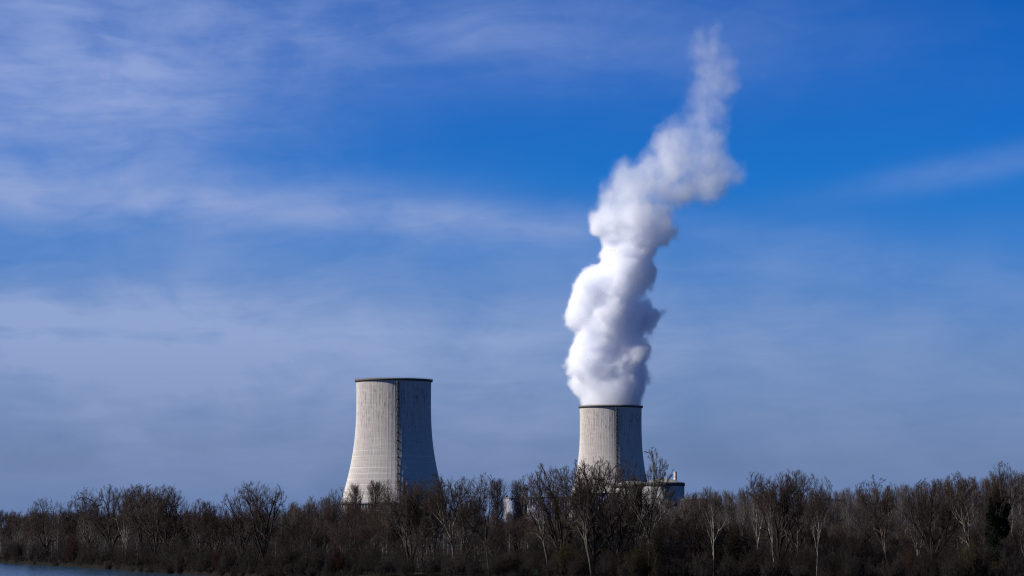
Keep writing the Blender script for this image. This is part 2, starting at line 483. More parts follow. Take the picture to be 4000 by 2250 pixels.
def build_tower(name, label, loc):
    # local frame: -Y faces the viewer
    t = thing(name, label, 'cooling tower', loc)
    zs = np.linspace(38.0, TOWER_H, 60); nr = 72; seg = 8
    rr_ = np.random.default_rng(4).uniform(.25, 1.3, nr)
    offs = (np.array([0, 0, 0, 0, 0, 0, 0.022, 0.022])[None] * rr_[:, None]).ravel(); na = nr * seg
    a = (np.arange(na) + np.tile(np.array([0, 0, 0, 0, 0, 0.85, 0.0, 0.85]), nr)) * 2 * math.pi / na
    R = shell_r(zs)[:, None] + offs[None]
    V = np.stack([R * np.cos(a), R * np.sin(a), np.repeat(zs[:, None], na, 1)], -1).reshape(-1, 3)
    i = np.arange(len(zs) - 1)[:, None] * na; j = np.arange(na)[None]; jn = (j + 1) % na
    q = np.stack([i + j, i + jn, i + na + jn, i + na + j], -1).reshape(-1, 4)
    m = MB(); m.add(V, q)
    inn = [(shell_r(z) - 1.0, z) for z in zs[::-4]]
    m.lathe(inn, 96)
    part('shell', m.mesh('shell', M['shell']), t)
    # pale lintel ring, intake skirt, legs
    m = MB(); r0 = shell_r(38.0)
    m.lathe([(r0 - 1.2, 38.0), (r0 - 1.2, 36.2), (r0 + 1.0, 36.2), (r0 + 1.0, 38.9), (r0 + 0.2, 38.9)], 128)
    part('lintel_ring', m.mesh('lintel_ring', M['pale_wall']), t)
    m = MB()
    for k in range(96):
        a0 = k * 2 * math.pi / 96; am = a0 + math.pi / 96
        for s_ in (-1, 1):
            m.bar((np.cos(am + s_ * .03) * (r0 + 0.2), np.sin(am + s_ * .03) * (r0 + 0.2), -1.0), (np.cos(am - s_ * .03) * (r0 - 0.2), np.sin(am - s_ * .03) * (r0 - 0.2), 36.4), 0.55)
    part('support_legs', m.mesh('support_legs', M['louvre']), t)
    m = MB(); m.lathe([(r0 - 3.0, -1.0), (r0 - 3.0, 36.3)], 96)
    part('intake_wall', m.mesh('intake_wall', M['louvre']), t)
    # rim walkway
    m = MB(); H = TOWER_H
    m.lathe([(42.2, H - 2.6), (43.9, H - 1.9), (44.3, H - 1.9), (44.3, H + 0.2), (43.95, H + 0.2), (43.95, H - 0.7), (41.3, H - 0.7), (41.3, H - 2.6)], 160, True)
    rim = part('rim_walkway', m.mesh('rim_walkway', M['rim']), t)
    m = MB(); n = 132
    for k in range(n):
        a0 = k * 2 * math.pi / n; c, s_ = math.cos(a0) * 44.1, math.sin(a0) * 44.1
        m.bar((c, s_, H + 0.15), (c, s_, H + 1.3), 0.06)
    for hh in (0.7, 1.3):
        m.lathe([(44.04, H + hh - .05), (44.16, H + hh - .05), (44.16, H + hh + .05), (44.04, H + hh + .05)], n, True)
    part('railing', m.mesh('railing', M['steel']), rim)
    # stair: landings every 9.2 m with ladder frame between
    ph = rad(STAIR_PHI) - math.pi / 2
    er = np.array([math.cos(ph), math.sin(ph), 0]); et = np.array([-math.sin(ph), math.cos(ph), 0])
    lz = np.arange(H - 5.0, 38.0, -9.2)

    def pt(r, tt, z):
        return er * (shell_r(z) + r) + et * tt + np.array([0, 0, z])
    for z in lz:
        m = MB()
        Mx = np.eye(4); Mx[:3, 0] = er; Mx[:3, 1] = et; Mx[:3, 3] = er * shell_r(z)
        m.box((-0.6, -1.3, z - 0.22), (4.2, 1.5, z + 0.05), Mx)
        for rr in (0.3, 1.6, 2.9, 4.1):
            for tt in (-1.2, 1.4):
                m.bar(pt(rr, tt, z), er * (shell_r(z) + rr) + et * tt + np.array([0, 0, z + 1.3]), 0.09)
        for hh in (0.65, 1.25):
            m.box((0.2, -1.25, z + hh - .12), (4.15, -1.15, z + hh + .12), Mx)
            m.box((0.2, 1.35, z + hh - .12), (4.15, 1.45, z + hh + .12), Mx)
            m.box((4.05, -1.25, z + hh - .12), (4.15, 1.45, z + hh + .12), Mx)
        for tt in (-1.2, 1.4):
            m.bar(pt(4.0, tt, z - 0.1), pt(-0.2, tt, z - 3.6), 0.16)
        part('landing', m.mesh('landing', M['steel']), t)
    m = MB()
    for k in range(len(lz) - 1):
        z1, z0 = lz[k], lz[k + 1]
        for rr, tt, r in ((3.3, -1.0, .13), (3.3, 1.1, .13), (0.7, -1.0, .13), (0.7, 1.1, .13)):
            m.bar(pt(rr, tt, z0), pt(rr, tt, z1), r)
        zm = (z0 + z1) / 2
        # two short flights per storey with treads and side plates solid, so the stair's shade is opaque
        for (ra, za, rb, zb) in ((0.9, z0, 3.2, zm), (3.2, zm, 0.9, z1)):
            for tt in (-0.8, 0.9):
                m.bar(pt(ra, tt, za), pt(rb, tt, zb), 0.20)
            for i_ in range(9):
                f = (i_ + .5) / 9
                p = pt(ra + (rb - ra) * f, 0.05, za + (zb - za) * f)
                m.bar(p - et * 0.9, p + et * 0.9, 0.17)
        if k < 8:  # sheet added on the upper storeys to close gaps in the stair's shadow
            v4 = [pt(0.35, 0.05, z0 + .4), pt(3.4, 0.05, z0 + .4), pt(3.4, 0.05, z1 - 1.2), pt(0.35, 0.05, z1 - 1.2)]
            m.add(v4 + [p_ + et * .06 for p_ in v4], [(0, 1, 2, 3), (7, 6, 5, 4), (0, 4, 5, 1), (1, 5, 6, 2), (2, 6, 7, 3), (3, 7, 4, 0)])
        m.bar(pt(3.3, -1.0, z0), pt(0.7, -1.0, zm), 0.1); m.bar(pt(0.7, 1.1, zm), pt(3.3, 1.1, z1), 0.1)
    part('stairway', m.mesh('stairway', M['steel']), t)
    return t


def copy_tower(src, label, loc):
    t = src.copy(); COL.objects.link(t); t.location = loc; t['label'] = label
    for ch in list(src.children):
        c = ch.copy(); COL.objects.link(c); c.parent = t
        for g_ in list(ch.children):
            d = g_.copy(); COL.objects.link(d); d.parent = c
    return t


def on_ground(px, Y, z):
    p = at(px, HOR, Y)
    return (p[0], Y, z)


T1 = build_tower('cooling_tower', 'idle pale concrete cooling tower without steam, behind bare trees', on_ground(1536, 3050, 4.5))
T2 = copy_tower(T1, 'farther concrete cooling tower with white steam rising from its top', on_ground(2387, 3695, 3.5))

# ------------------------------------------------------------------ reactor buildings, stack, halls
def reactor(label, px, Y, half_px, top_y, cor_y):
    s = Y / F; r = half_px * s
    zt = at(px, top_y, Y)[2]; zc = at(px, cor_y, Y)[2]
    t = thing('reactor_building', label, 'reactor building', on_ground(px, Y, 0))
    m = MB(); m.lathe([(r * 0.985, 3.5), (r * 0.985, zc - 2.0)], 96)
    part('wall', m.mesh('wall', M['reactor'], True), t)
    m = MB(); m.lathe([(r * 0.98, zc - 2.2), (r * 1.012, zc - 2.2), (r * 1.012, zc + 0.8), (r * 0.995, zc + 1.8), (r * 0.95, zc + 2.3), (r * 0.90, zc + 2.4)], 96)
    part('cornice', m.mesh('cornice', M['cornice']), t)
    m = MB(); h = zt - zc - 2.4; pr = []
    for k in range(15):
        f = k / 14.0; pr.append((r * 0.90 * (1 - f) + 0.02, zc + 2.4 + h * max(0.0, 1 - ((1 - f) / .94) ** 2) ** 1.05))
    m.lathe(pr, 96)
    part('dome', m.mesh('dome', M['dome'], True), t)
    return t


reactor('domed grey reactor building beside the thin vent stack', 2592, 3300, 83, 1868, 1892)
reactor('second domed reactor building half hidden at the foot of the steaming tower', 2474, 3480, 80, 1878, 1899)

p = at(2641, 1841.5, 3310); t = thing('vent_stack', 'thin pinkish vent stack standing behind the nearer reactor dome', 'chimney', (p[0], 3335, 0))
m = MB(); zt = at(2641, 1841.5, 3335)[2]; r = 5.0 * 3335 / F
m.lathe([(r, 4), (r, zt), (r - .25, zt), (r - .25, zt - 3)], 28)
part('flue', m.mesh('flue', M['stack'], True), t)
m = MB(); m.lathe([(r, -.25), (r + .3, -.25), (r + .3, .25), (r, .25)], 28); ring = m.mesh('stiffener_ring', M['rim'])
for k in range(9):
    part('stiffener_ring', ring, t, (0, 0, zt - 0.6 - k * 6.0))
m = MB()
m.box((r, -.35, 4), (r + .7, .35, zt - 1))
part('ladder', m.mesh('ladder', M['rim']), t)


def hall(label, px0, px1, side_px, top_y, Y, base_z=4.0, rz=None, name='turbine_hall', grey=False):
    """Box with a finned front facing the viewer and a pale left end; turned so that the end shows side_px wide."""
    s = Y / F
    x0, x1 = at(px0, HOR, Y)[0], at(px1, HOR, Y)[0]
    zt = at((px0 + px1) / 2, top_y, Y)[2]
    L = (x1 - x0); depth = 55.0
    turn = math.asin(min(0.9, side_px * s / depth))
    L = L / math.cos(turn)
    t = thing(name, label, 'building', (x0, Y, 0), turn)
    m = MB(); m.box((0, 0, base_z), (L, depth, zt - 1.2)); part('wall', m.mesh('wall', M['roofing' if grey else 'cladding']), t)
    m = MB(); m.box((-0.4, -0.25, base_z), (-0.05, depth + 0.2, zt - 1.0)); part('end_wall', m.mesh('end_wall', M['roofing' if grey else 'pale_wall']), t)
    m = MB(); m.box((-0.6, -0.9, zt - 1.1), (L + 0.4, depth + .5, zt)); part('roof', m.mesh('roof', M['roofing']), t)
    fin = MB(); fin.box((-0.28, -0.75, base_z), (0.28, -0.02, zt - 1.15)); fme = fin.mesh('fin', M['roofing' if grey else 'fin'])
    nf = int(L / 3.0)
    for k in range(nf):
        part('fin', fme, t, (1.5 + k * L / nf, 0, 0))
    return t


hall('blue ribbed hall with pale end wall between two columnar poplars', 1989, 2052, 19, 1943, 3150)
hall('grey blue hall hidden behind the spreading trees with pale end strip', 2066, 2222, 13, 1940, 3130)
hall('tall dark blue ribbed turbine hall below the steaming tower', 2240, 2425, 6, 1925, 3210)
t = hall('low flat-roofed grey building beside the reactor domes', 2678, 2800, 3, 1948, 3180, name='service_building', grey=True)

# roof crane on the left hall
p = at(1979, 1944, 3155)
t = thing('roof_gantry', 'small dark gantry on the roof of the pale ended hall', 'gantry', (p[0], 3160, p[2] - 1.2))
m = MB()
for x in (-4.5, 4.5):
    m.bar((x, 0, 0), (x, 0, 2.0), .25)
m.box((-6.0, -.5, 1.6), (6.0, .5, 2.3)); part('beam', m.mesh('beam', M['steel']), t)
m = MB(); m.box((-1.0, -.8, 2.3), (1.3, .8, 4.4)); m.bar((-1.2, 0, 4.4), (-1.2, 0, 7.5), .12); part('hoist', m.mesh('hoist', M['steel']), t)

# ------------------------------------------------------------------ electricity pylon
def pylon():
    Y = 2900; s = Y / F; p = at(325, HOR, Y)
    t = thing('electricity_pylon', 'lattice electricity pylon with arched arms rising behind the trees', 'pylon', (p[0], Y, 4.0), rad(20))
    zt = at(325, 1943, Y)[2] - 4.0
    m = MB()
    lv = np.linspace(0, zt, 10)
    wd = np.interp(lv, [0, zt * .7, zt], [4.2, 1.3, 1.5])
    for k in range(9):
        for sx_, sy in ((1, 1), (1, -1), (-1, -1), (-1, 1)):
            a = (sx_ * wd[k], sy * wd[k], lv[k]); b = (sx_ * wd[k + 1], sy * wd[k + 1], lv[k + 1])
            m.bar(a, b, .16)
            m.bar(a, (-sx_ * wd[k + 1], sy * wd[k + 1], lv[k + 1]), .08) if sy == sx_ else m.bar(a, (sx_ * wd[k + 1], -sy * wd[k + 1], lv[k + 1]), .08)
    part('mast', m.mesh('mast', M['steel']), t)
    for sg in (-1, 1):
        m = MB(); N = 9; prev = None
        for k in range(N + 1):
            f = k / N; x = sg * (0.2 + 10.4 * f); zc = zt - 4.4 * f ** 1.7; hgt = 1.3 * (1 - f) + .12
            cur = [(x, y, zc + e * hgt / 2) for y in (-.5 * (1 - f) - .05, .5 * (1 - f) + .05) for e in (-1, 1)]
            if prev:
                for a, b in zip(prev, cur):
                    m.bar(a, b, .16)
                m.bar(prev[0], cur[1], .1); m.bar(prev[3], cur[2], .1)
            prev = cur
        part('arm', m.mesh('arm', M['steel']), t)
        m = MB()
        for y in (-.3, .3):
            m.bar((sg * 4.6, y, zt - .7), (sg * 6.0, 0, zt + 3.2), .14)
        m.bar((sg * 5.7, 0, zt + 3.1), (sg * 7.0, 0, zt + 3.3), .12)
        part('earth_wire_peak', m.mesh('earth_wire_peak', M['steel']), t)
        m = MB()
        for k in range(8):
            m.bar((sg * 10.5 , 0, zt - 4.6 - k * .45), (sg * 10.5, 0, zt - 4.9 - k * .45), .22, 6)
        part('insulator', m.mesh('insulator', M['steel']), t)


pylon()

# ------------------------------------------------------------------ cables across the river
for name, dy, lab in (('power_cable', 0, 'upper of two thin black cables strung across before the trees'), ('power_cable', 14, 'lower of two thin black cables strung across before the trees')):
    xs = np.linspace(-600, 4600, 60)
    ys = 2112 + dy - 2 + 0.0000120 * (xs - 1750) ** 2 - 0.0000000028 * np.abs(xs - 1750) ** 3
    P_ = np.array([[at(x, y, 430 + 0.01 * x) for x, y in zip(xs, ys)]])
    v_, q_ = tube(P_, np.full((1, 60), 0.022), 5)
    o = part(name, make_mesh(name, v_, q_, None, M['cable']), None)
    o['label'] = lab; o['category'] = 'cable'; o['group'] = 'cables over the river'


# ------------------------------------------------------------------ trees: growth
def children(par, rng, n, t0, t1, ang, angj, lenf, up, K, wob, rr, rmin, taper=0.3, gold=True):
    P, R, L = par; N, K0, _ = P.shape
    t = t0 + (t1 - t0) * (np.arange(n)[None] + rng.random((N, n))) / n
    x = np.clip(t * (K0 - 1), 0, K0 - 1.001); i = x.astype(int); f = (x - i)[..., None]
    nn = np.arange(N)[:, None]
    pos = P[nn, i] * (1 - f) + P[nn, i + 1] * f
    tan = norm(P[nn, i + 1] - P[nn, i])
    rp = R[nn, i] * (1 - f[..., 0]) + R[nn, i + 1] * f[..., 0]
    azm = rng.random((N, 1)) * 6.283 + np.arange(n)[None] * 2.4 + rng.normal(0, .4, (N, n))
    a_, b_ = frame(tan)
    an = np.radians(ang + rng.normal(0, angj, (N, n)))[..., None]
    d = np.cos(an) * tan + np.sin(an) * (np.cos(azm)[..., None] * a_ + np.sin(azm)[..., None] * b_)
    LL = L[:, None] * lenf(t) * rng.uniform(.72, 1.25, (N, n))
    d = d.reshape(-1, 3); pos = pos.reshape(-1, 3); LL = LL.ravel(); rp = rp.ravel()
    Q = np.empty((len(d), K, 3)); Q[:, 0] = pos
    d = norm(d)
    for k in range(1, K):
        d = norm(d + np.array([0, 0, up]) + rng.normal(0, wob, d.shape))
        Q[:, k] = Q[:, k - 1] + d * (LL / (K - 1))[:, None]
    r0 = np.maximum(rp * rr, rmin)
    RR = r0[:, None] * np.linspace(1, taper, K)[None]
    return Q, RR, LL


def stem(pts, r, K=12):
    """One main stem through a few given points."""
    pts = np.asarray(pts, float); tt = np.linspace(0, 1, len(pts)); k = np.linspace(0, 1, K)
    P = np.stack([np.interp(k, tt, pts[:, i]) for i in range(3)], -1)
    for _ in range(2):
        P[1:-1] = (P[:-2] + 2 * P[1:-1] + P[2:]) / 4
    return P[None], (r * np.linspace(1, .25, K))[None], np.array([np.linalg.norm(np.diff(P, axis=0), axis=1).sum()])


def cat(*ps):
    K = max(p[0].shape[1] for p in ps); out = []
    for P, R, L in ps:
        if P.shape[1] < K:
            x = np.linspace(0, P.shape[1] - 1.0001, K); i = x.astype(int); f = x - i
            P = P[:, i] * (1 - f)[None, :, None] + P[:, i + 1] * f[None, :, None]
            R = R[:, i] * (1 - f) + R[:, i + 1] * f
        out.append((P, R, L))
    return tuple(np.concatenate([o[k] for o in out]) for k in range(3))


def finish(name, thick, fine, twigs, bark, twig, extra=None):
    """thick: list of level tuples for the trunk part; fine: levels for the crown; twigs: last level as cones."""
    m = MB()
    for (P, R, L), S in thick:
        v_, q_ = tube(P, R, S); m.add(v_, q_)
    tr = m.mesh(name + '_trunk', bark)
    m = MB()
    for (P, R, L), S in fine:
        v_, q_ = tube(P, R, S); m.add(v_, q_)
    P, R, L = twigs
    v_, t_ = cones(P[:, 0], P[:, -1], R[:, 0]); m.add(v_, None, t_)
    cr = m.mesh(name + '_crown', twig)
    allv = np.concatenate([P[:, 0], P[:, -1]])
    H = np.percentile(allv[:, 2], 98.8)
    x = allv[allv[:, 2] > 0.45 * H][:, 0]; yv = allv[allv[:, 2] > 0.45 * H][:, 1]
    lo, hi = np.percentile(x, 1.5), np.percentile(x, 98.5)
    return dict(trunk=tr, crown=cr, H=H, W=hi - lo, cx=(lo + hi) / 2, extra=extra)


def forking(name, seed, H=25.0, clear=.22, nl=5, spread=30, levels=6, up=.035, bark='bark', twig='twig', lean=(0, 0), r=None, tw=0.0165, ntw=18, fan=1.1, wob=.075):
    """A tree that forks again and again: trunk, limbs, boughs, branchlets, then a spray of long fine twigs."""
    rng = np.random.default_rng(seed); r = r or H * 0.015
    lx, ly = lean
    c = H * clear
    th = rng.normal(0, .25, 2)
    P, R, L = stem([(0, 0, -.5), (lx * .25 + th[0], ly * .25, c * .5), (lx * .6 + th[1], ly * .6, c)], r, 8)
    R = r * np.linspace(1.15, .8, 8)[None]
    trunk = (P, R, L)
    thick, fine = [(trunk, 8)], []
    # first limbs leave the head of the trunk
    n = nl
    az_ = rng.random() * 6.28 + np.arange(n) * 6.283 / n + rng.normal(0, .35, n)
    an = np.radians(np.abs(spread + rng.normal(0, 9, n))); an[0] *= .25
    base_d = norm(np.array([lx * .9, ly * .9, H * .55]))
    a_, b_ = frame(base_d[None])
    d = np.cos(an)[:, None] * base_d + np.sin(an)[:, None] * (np.cos(az_)[:, None] * a_ + np.sin(az_)[:, None] * b_)
    tpos = rng.uniform(.6, 1.0, n); tpos[:2] = 1.0
    idx = np.clip(tpos * 7, 0, 6.999); i = idx.astype(int); f = (idx - i)[:, None]
    pos = P[0][i] * (1 - f) + P[0][i + 1] * f
    LL = H * .30 * rng.uniform(.85, 1.2, n); rr_ = r * .72 * rng.uniform(.7, 1.05, n); rr_[0] = r * .85
    tips_from = []
    for lev in range(levels):
        K = 5 if lev < 3 else 4
        Q = np.empty((len(d), K, 3)); Q[:, 0] = pos
        dd = norm(d)
        for k in range(1, K):
            dd = norm(dd + np.array([0, 0, up]) + rng.normal(0, wob + .012 * lev, dd.shape)); Q[:, k] = Q[:, k - 1] + dd * (LL / (K - 1))[:, None]
        RR = rr_[:, None] * np.linspace(1, .72, K)[None]
        lv = (Q, RR, LL)
        (thick if lev < 3 else fine).append((lv, (7, 6, 5, 4, 3, 3, 3, 3)[lev]))
        if lev >= 2:
            tips_from.append((lev, lv))
        # children: a leader and one or two side branches
        m3 = rng.random(len(d)) < (.55 if lev < 4 else .35)
        kids = [(10, .80, .86, np.ones(len(d), bool)), (34, .62, .76, np.ones(len(d), bool)), (40, .52, .68, m3)]
        nd, npos, nL, nr = [], [], [], []
        az0 = rng.random(len(d)) * 6.283
        a_, b_ = frame(dd)
        for q, (ag, rk, lk, msk) in enumerate(kids):
            an = np.radians(np.abs((ag + rng.normal(0, 7, len(d))) * fan))[:, None]; z_ = (az0 + q * 2.6 + rng.normal(0, .3, len(d)))[:, None]
            cd = np.cos(an) * dd + np.sin(an) * (np.cos(z_) * a_ + np.sin(z_) * b_)
            # side branches start a little below the tip
            back = 0 if q == 0 else 1
            cp_ = Q[:, -1 - back] * .6 + Q[:, -1] * .4 if back else Q[:, -1]
            nd.append(cd[msk]); npos.append(cp_[msk]); nL.append((LL * lk * (rng.uniform(.8, 1.12, len(d)) if q else rng.uniform(.75, 1.02, len(d))))[msk]); nr.append((RR[:, -1] * rk / .72 * .9)[msk])
        d, pos, LL, rr_ = np.concatenate(nd), np.concatenate(npos), np.concatenate(nL), np.maximum(np.concatenate(nr), .016)
    tips = []
    for lev, lv in tips_from:
        k = {0: 0, 1: 0, 2: 5, 3: 6, 4: 7}.get(lev, ntw) if lev < levels - 1 else ntw
        Lf = 1.5 * H / 25.0
        lv2 = (lv[0], lv[1], np.full(len(lv[2]), Lf))
        if lev < levels - 2:
            mid = children(lv2, rng, max(2, k // 2), .15, 1.0, 46, 12, lambda t: 1.35 + 0 * t, up * 1.2, 3, .12, .4, .016, .5)
            fine.append((mid, 3))
            tips.append(children((mid[0], mid[1], np.full(len(mid[2]), Lf)), rng, 6, .15, 1.0, 36, 14, lambda t: .75 - .3 * t, .02, 2, .1, .8, tw * .6, .4))
        tips.append(children(lv2, rng, k, .1, 1.0, 46, 15, lambda t: .85 - .25 * t, .02, 2, .1, .8, tw * .6, .4))
    l4 = cat(*tips)
    l4[1][:] = np.clip(l4[1], tw * .5, tw)
    # stray shoots are held within a rounded crown outline
    tp = l4[0][:, -1]
    cz = np.percentile(tp[:, 2], 42); cc = np.array([np.median(tp[:, 0]), np.median(tp[:, 1]), cz])
    er_ = np.array([np.percentile(np.abs(tp[:, 0] - cc[0]), 90), np.percentile(np.abs(tp[:, 1] - cc[1]), 90), np.percentile(tp[:, 2], 93) - cz]) * 1.12
    def held(Pn):
        q_ = Pn - cc; up_ = Pn[..., 2:3] > cz
        rr2 = np.linalg.norm(q_ / er_, axis=-1, keepdims=True)
        f_ = np.where((rr2 > 1.0) & up_, (1.0 + (1 - np.exp(-(rr2 - 1.0) / .45)) * .45) / np.maximum(rr2, 1e-6), 1.0)
        return cc + q_ * f_
    l4 = (held(l4[0]), l4[1], l4[2])
    thick = [((held(a[0]), a[1], a[2]), b) for a, b in thick]; fine = [((held(a[0]), a[1], a[2]), b) for a, b in fine]
    k = H / np.percentile(l4[0][:, -1, 2], 99.5)
    sc_ = lambda lv: (lv[0] * k, lv[1] * (.5 + .5 * k), lv[2])
    l4 = (l4[0] * k, l4[1], l4[2])
    return finish(name, [(sc_(a), b) for a, b in thick], [(sc_(a), b) for a, b in fine], l4, M[bark], M[twig])


def poplar(name, seed, H=28.0, w=.15, clear=.32, ang=38, up=.13, bark='bark_pale', twig='twig_grey', nl=34, n2=9, n3=6, lean=0.0, tw=0.024, flat=False):
    rng = np.random.default_rng(seed)
    main = stem([(0, 0, -0.5), (rng.normal(0, .12) + lean * .25, rng.normal(0, .12), H * .3), (rng.normal(0, .2) + lean * .6, rng.normal(0, .2), H * .65), (lean, 0, H * .97)], H * .0095, 14)
    l1 = children(main, rng, nl, clear, .97, ang, 7, (lambda t: w * np.interp(t, [0, .12, .3, .75, .9, 1], [.5, .8, 1.15, 1.1, .75, .4])) if flat else (lambda t: w * (1.25 - .95 * np.clip((t - clear) / (1 - clear), 0, 1) ** 1.3)), up, 6, .06, .45, .04, .3)
    L1 = cat(l1, (main[0][:, 8:], main[1][:, 8:], main[2] * .25))
    l2 = children(L1, rng, n2, .15, 1.0, 36, 10, lambda t: .55 - .3 * t, up, 4, .09, .6, .018, .4)
    l3 = children(l2, rng, n3, .1, 1.0, 34, 14, lambda t: .62 - .25 * t, up, 2, .1, .8, tw * .6, .4)
    l3[1][:] = np.clip(l3[1], tw * .5, tw)
    return finish(name, [(main, 7), (l1, 4)], [(l2, 3)], l3, M[bark], M[twig])


def clump(name, seed, H=6.0, ns=16, spread=24, up=.05, bark='bark', twig='twig', n2=9, n3=8, n4=7, tw=0.022, foot=1.2, leaf=None, nleaf=0, lsize=.085):
    rng = np.random.default_rng(seed); P = []
    K = 7
    az_ = rng.random(ns) * 6.283; tilt = np.radians(np.abs(rng.normal(0, spread, ns)))
    d = np.stack([np.cos(az_) * np.sin(tilt), np.sin(az_) * np.sin(tilt), np.cos(tilt)], -1)
    L = H * rng.uniform(.6, 1.05, ns); Q = np.empty((ns, K, 3))
    Q[:, 0] = np.stack([rng.normal(0, foot, ns), rng.normal(0, foot, ns), np.full(ns, -.3)], -1)
    for k in range(1, K):
        d = norm(d + np.array([0, 0, up]) + rng.normal(0, .07, d.shape)); Q[:, k] = Q[:, k - 1] + d * (L / (K - 1))[:, None]
    R = (H * .008 * rng.uniform(.6, 1.2, ns))[:, None] * np.linspace(1, .25, K)
    main = (Q, R, L)
    l2 = children(main, rng, n2, .12, 1.0, 36, 12, lambda t: .42 - .2 * t, up, 5, .11, .6, .02, .35)
    l3 = children(l2, rng, n3, .1, 1.0, 40, 14, lambda t: .50 - .2 * t, up, 3, .14, .6, .014, .5)
    l4 = children(l3, rng, n4, .1, 1.0, 40, 18, lambda t: .75 - .25 * t, up, 2, .1, .8, tw * .6, .4)
    l4[1][:] = np.clip(l4[1], tw * .5, tw)
    ex = None
    if leaf:
        ex = leaf_mesh(name + '_leaf', rng, l4[0][:, -1], nleaf, lsize, .3, leaf)
    return finish(name, [(main, 5)], [(l2, 4), (l3, 3)], l4, M[bark], M[twig], ex)


def leaf_mesh(name, rng, pts, n, size, sp, mat):
    c = pts[rng.integers(0, len(pts), n)] + rng.normal(0, sp, (n, 3))
    a = norm(rng.normal(0, 1, (n, 3))); b = norm(np.cross(a, rng.normal(0, 1, (n, 3))))
    s = size * rng.uniform(.5, 1.3, (n, 1))
    V = np.stack([c - a * s, c + b * s * .6, c + a * s, c - b * s * .6], 1).reshape(-1, 3)
    i = (np.arange(n) * 4)[:, None]
    return make_mesh(name, V, np.concatenate([i, i + 1, i + 2, i + 3], 1), None, M[mat])


PR = {}
for k in range(4):
    PR[f'oval{k}'] = forking(f'oval{k}', 20 + k, 24, clear=.30, nl=6, spread=30)
for k in range(3):
    PR[f'vase{k}'] = forking(f'vase{k}', 40 + k, 25, clear=.18, nl=6, spread=32, bark='bark_dark', r=.66)
for k in range(3):
    PR[f'wide{k}'] = forking(f'wide{k}', 60 + k, 24, clear=.26, nl=7, spread=44, up=.06, bark='bark_dark', fan=1.2, r=.62)
for k in range(4):
    PR[f'lean{k}'] = forking(f'lean{k}', 80 + k, 25, clear=.42, nl=5, spread=26, lean=(-5.0 if k % 2 == 0 else -3.0, 0), r=.46)
for k in range(2):
    PR[f'slim{k}'] = forking(f'slim{k}', 100 + k, 24, clear=.62, nl=4, spread=18, up=.07, bark='bark_pale', r=.22, lean=(-2.2, 0), fan=.85)
for k in range(4):
    PR[f'poplar{k}'] = poplar(f'poplar{k}', 120 + k, w=.21, clear=.36, ang=34, nl=38, n2=10, n3=7)
for k in range(2):
    PR[f'column{k}'] = poplar(f'column{k}', 140 + k, 27, w=.17, clear=.06, ang=40, up=.42, bark='bark', twig='twig', nl=90, n2=12, n3=7, flat=True)
PR['tall'] = forking('tall', 161, 34, clear=.52, nl=5, spread=20, up=.05, twig='twig', r=.6, fan=.8, levels=6, ntw=24, tw=.02)
PR['ivied'] = forking('ivied', 171, 27, clear=.55, nl=6, spread=34, up=.08, bark='bark_dark', r=.42)
for k in range(3):
    PR[f'shrub{k}'] = clump(f'shrub{k}', 200 + k, 6.0, ns=15, spread=30, bark='bark_dark', twig='twig_dark')
for k in range(3):
    PR[f'thicket{k}'] = clump(f'thicket{k}', 205 + k, 12.0, ns=16, spread=16, up=.02, n2=10, n3=8, n4=6, tw=.02, foot=1.6, bark='bark_dark' if k else 'bark', twig='twig_dark' if k else 'twig')
PR['willow0'] = clump('willow0', 210, 6.5, ns=18, spread=38, up=-.02, bark='bark_dark', twig='twig_dark')
for k in range(2):
    PR[f'sapling{k}'] = clump(f'sapling{k}', 220 + k, 11.0, ns=22, spread=9, up=.06, bark='bark_pale', twig='twig_red', foot=2.2, n2=11, n3=5, n4=4, tw=.026)
PR['rust0'] = clump('rust0', 230, 7.0, ns=14, spread=22, leaf='leaf_rust', nleaf=8000, twig='twig_red', n4=4)
PR['olive0'] = clump('olive0', 231, 6.5, ns=14, spread=26, leaf='leaf_olive', nleaf=8000, n4=4)


_rng = random.Random(3)


def plant(proto, px, d, top_y, label, group=None, width=None, name='bare_tree', cat_='tree', rz=None, base_px=None, sxy=None):
    """Plant a copy so that its crown is centred on column px at distance d and its top stands at row top_y."""
    p = PR[proto]
    x = at(px, HOR, d)[0]
    zt = at(px, top_y, d)[2]
    lean = proto.startswith('lean')
    rz = (0.0 if lean else _rng.uniform(0, 6.28)) if rz is None else rz
    g0 = float(ground_z(x, d)); s = (zt - g0) / p['H']
    k = s * _rng.uniform(.92, 1.08) if sxy is None else s * sxy
    if width:
        k = width * d / F / p['W']
        k = min(max(k, s * .62), s * 1.55)
    bx = x - (p['cx'] * math.cos(rz)) * k
    g = float(ground_z(bx, d)); s = (zt - g) / p['H']
    t = thing(name, label, cat_, (bx, d, g - 0.05), rz, group)
    t.scale = (k, k, s)
    part('trunk' if cat_ == 'tree' else 'stems', p['trunk'], t)
    part('crown' if cat_ == 'tree' else 'twigs', p['crown'], t)
    if p['extra']:
        part('foliage', p['extra'], t)
    return t


def dbank(px, extra):
    """Distance of the bank seen at column px, plus extra metres inland."""
    d = 900.0
    for _ in range(12):
        d = float(bank_edge((px - CX) / F * d)) + 0.0
    return d + extra


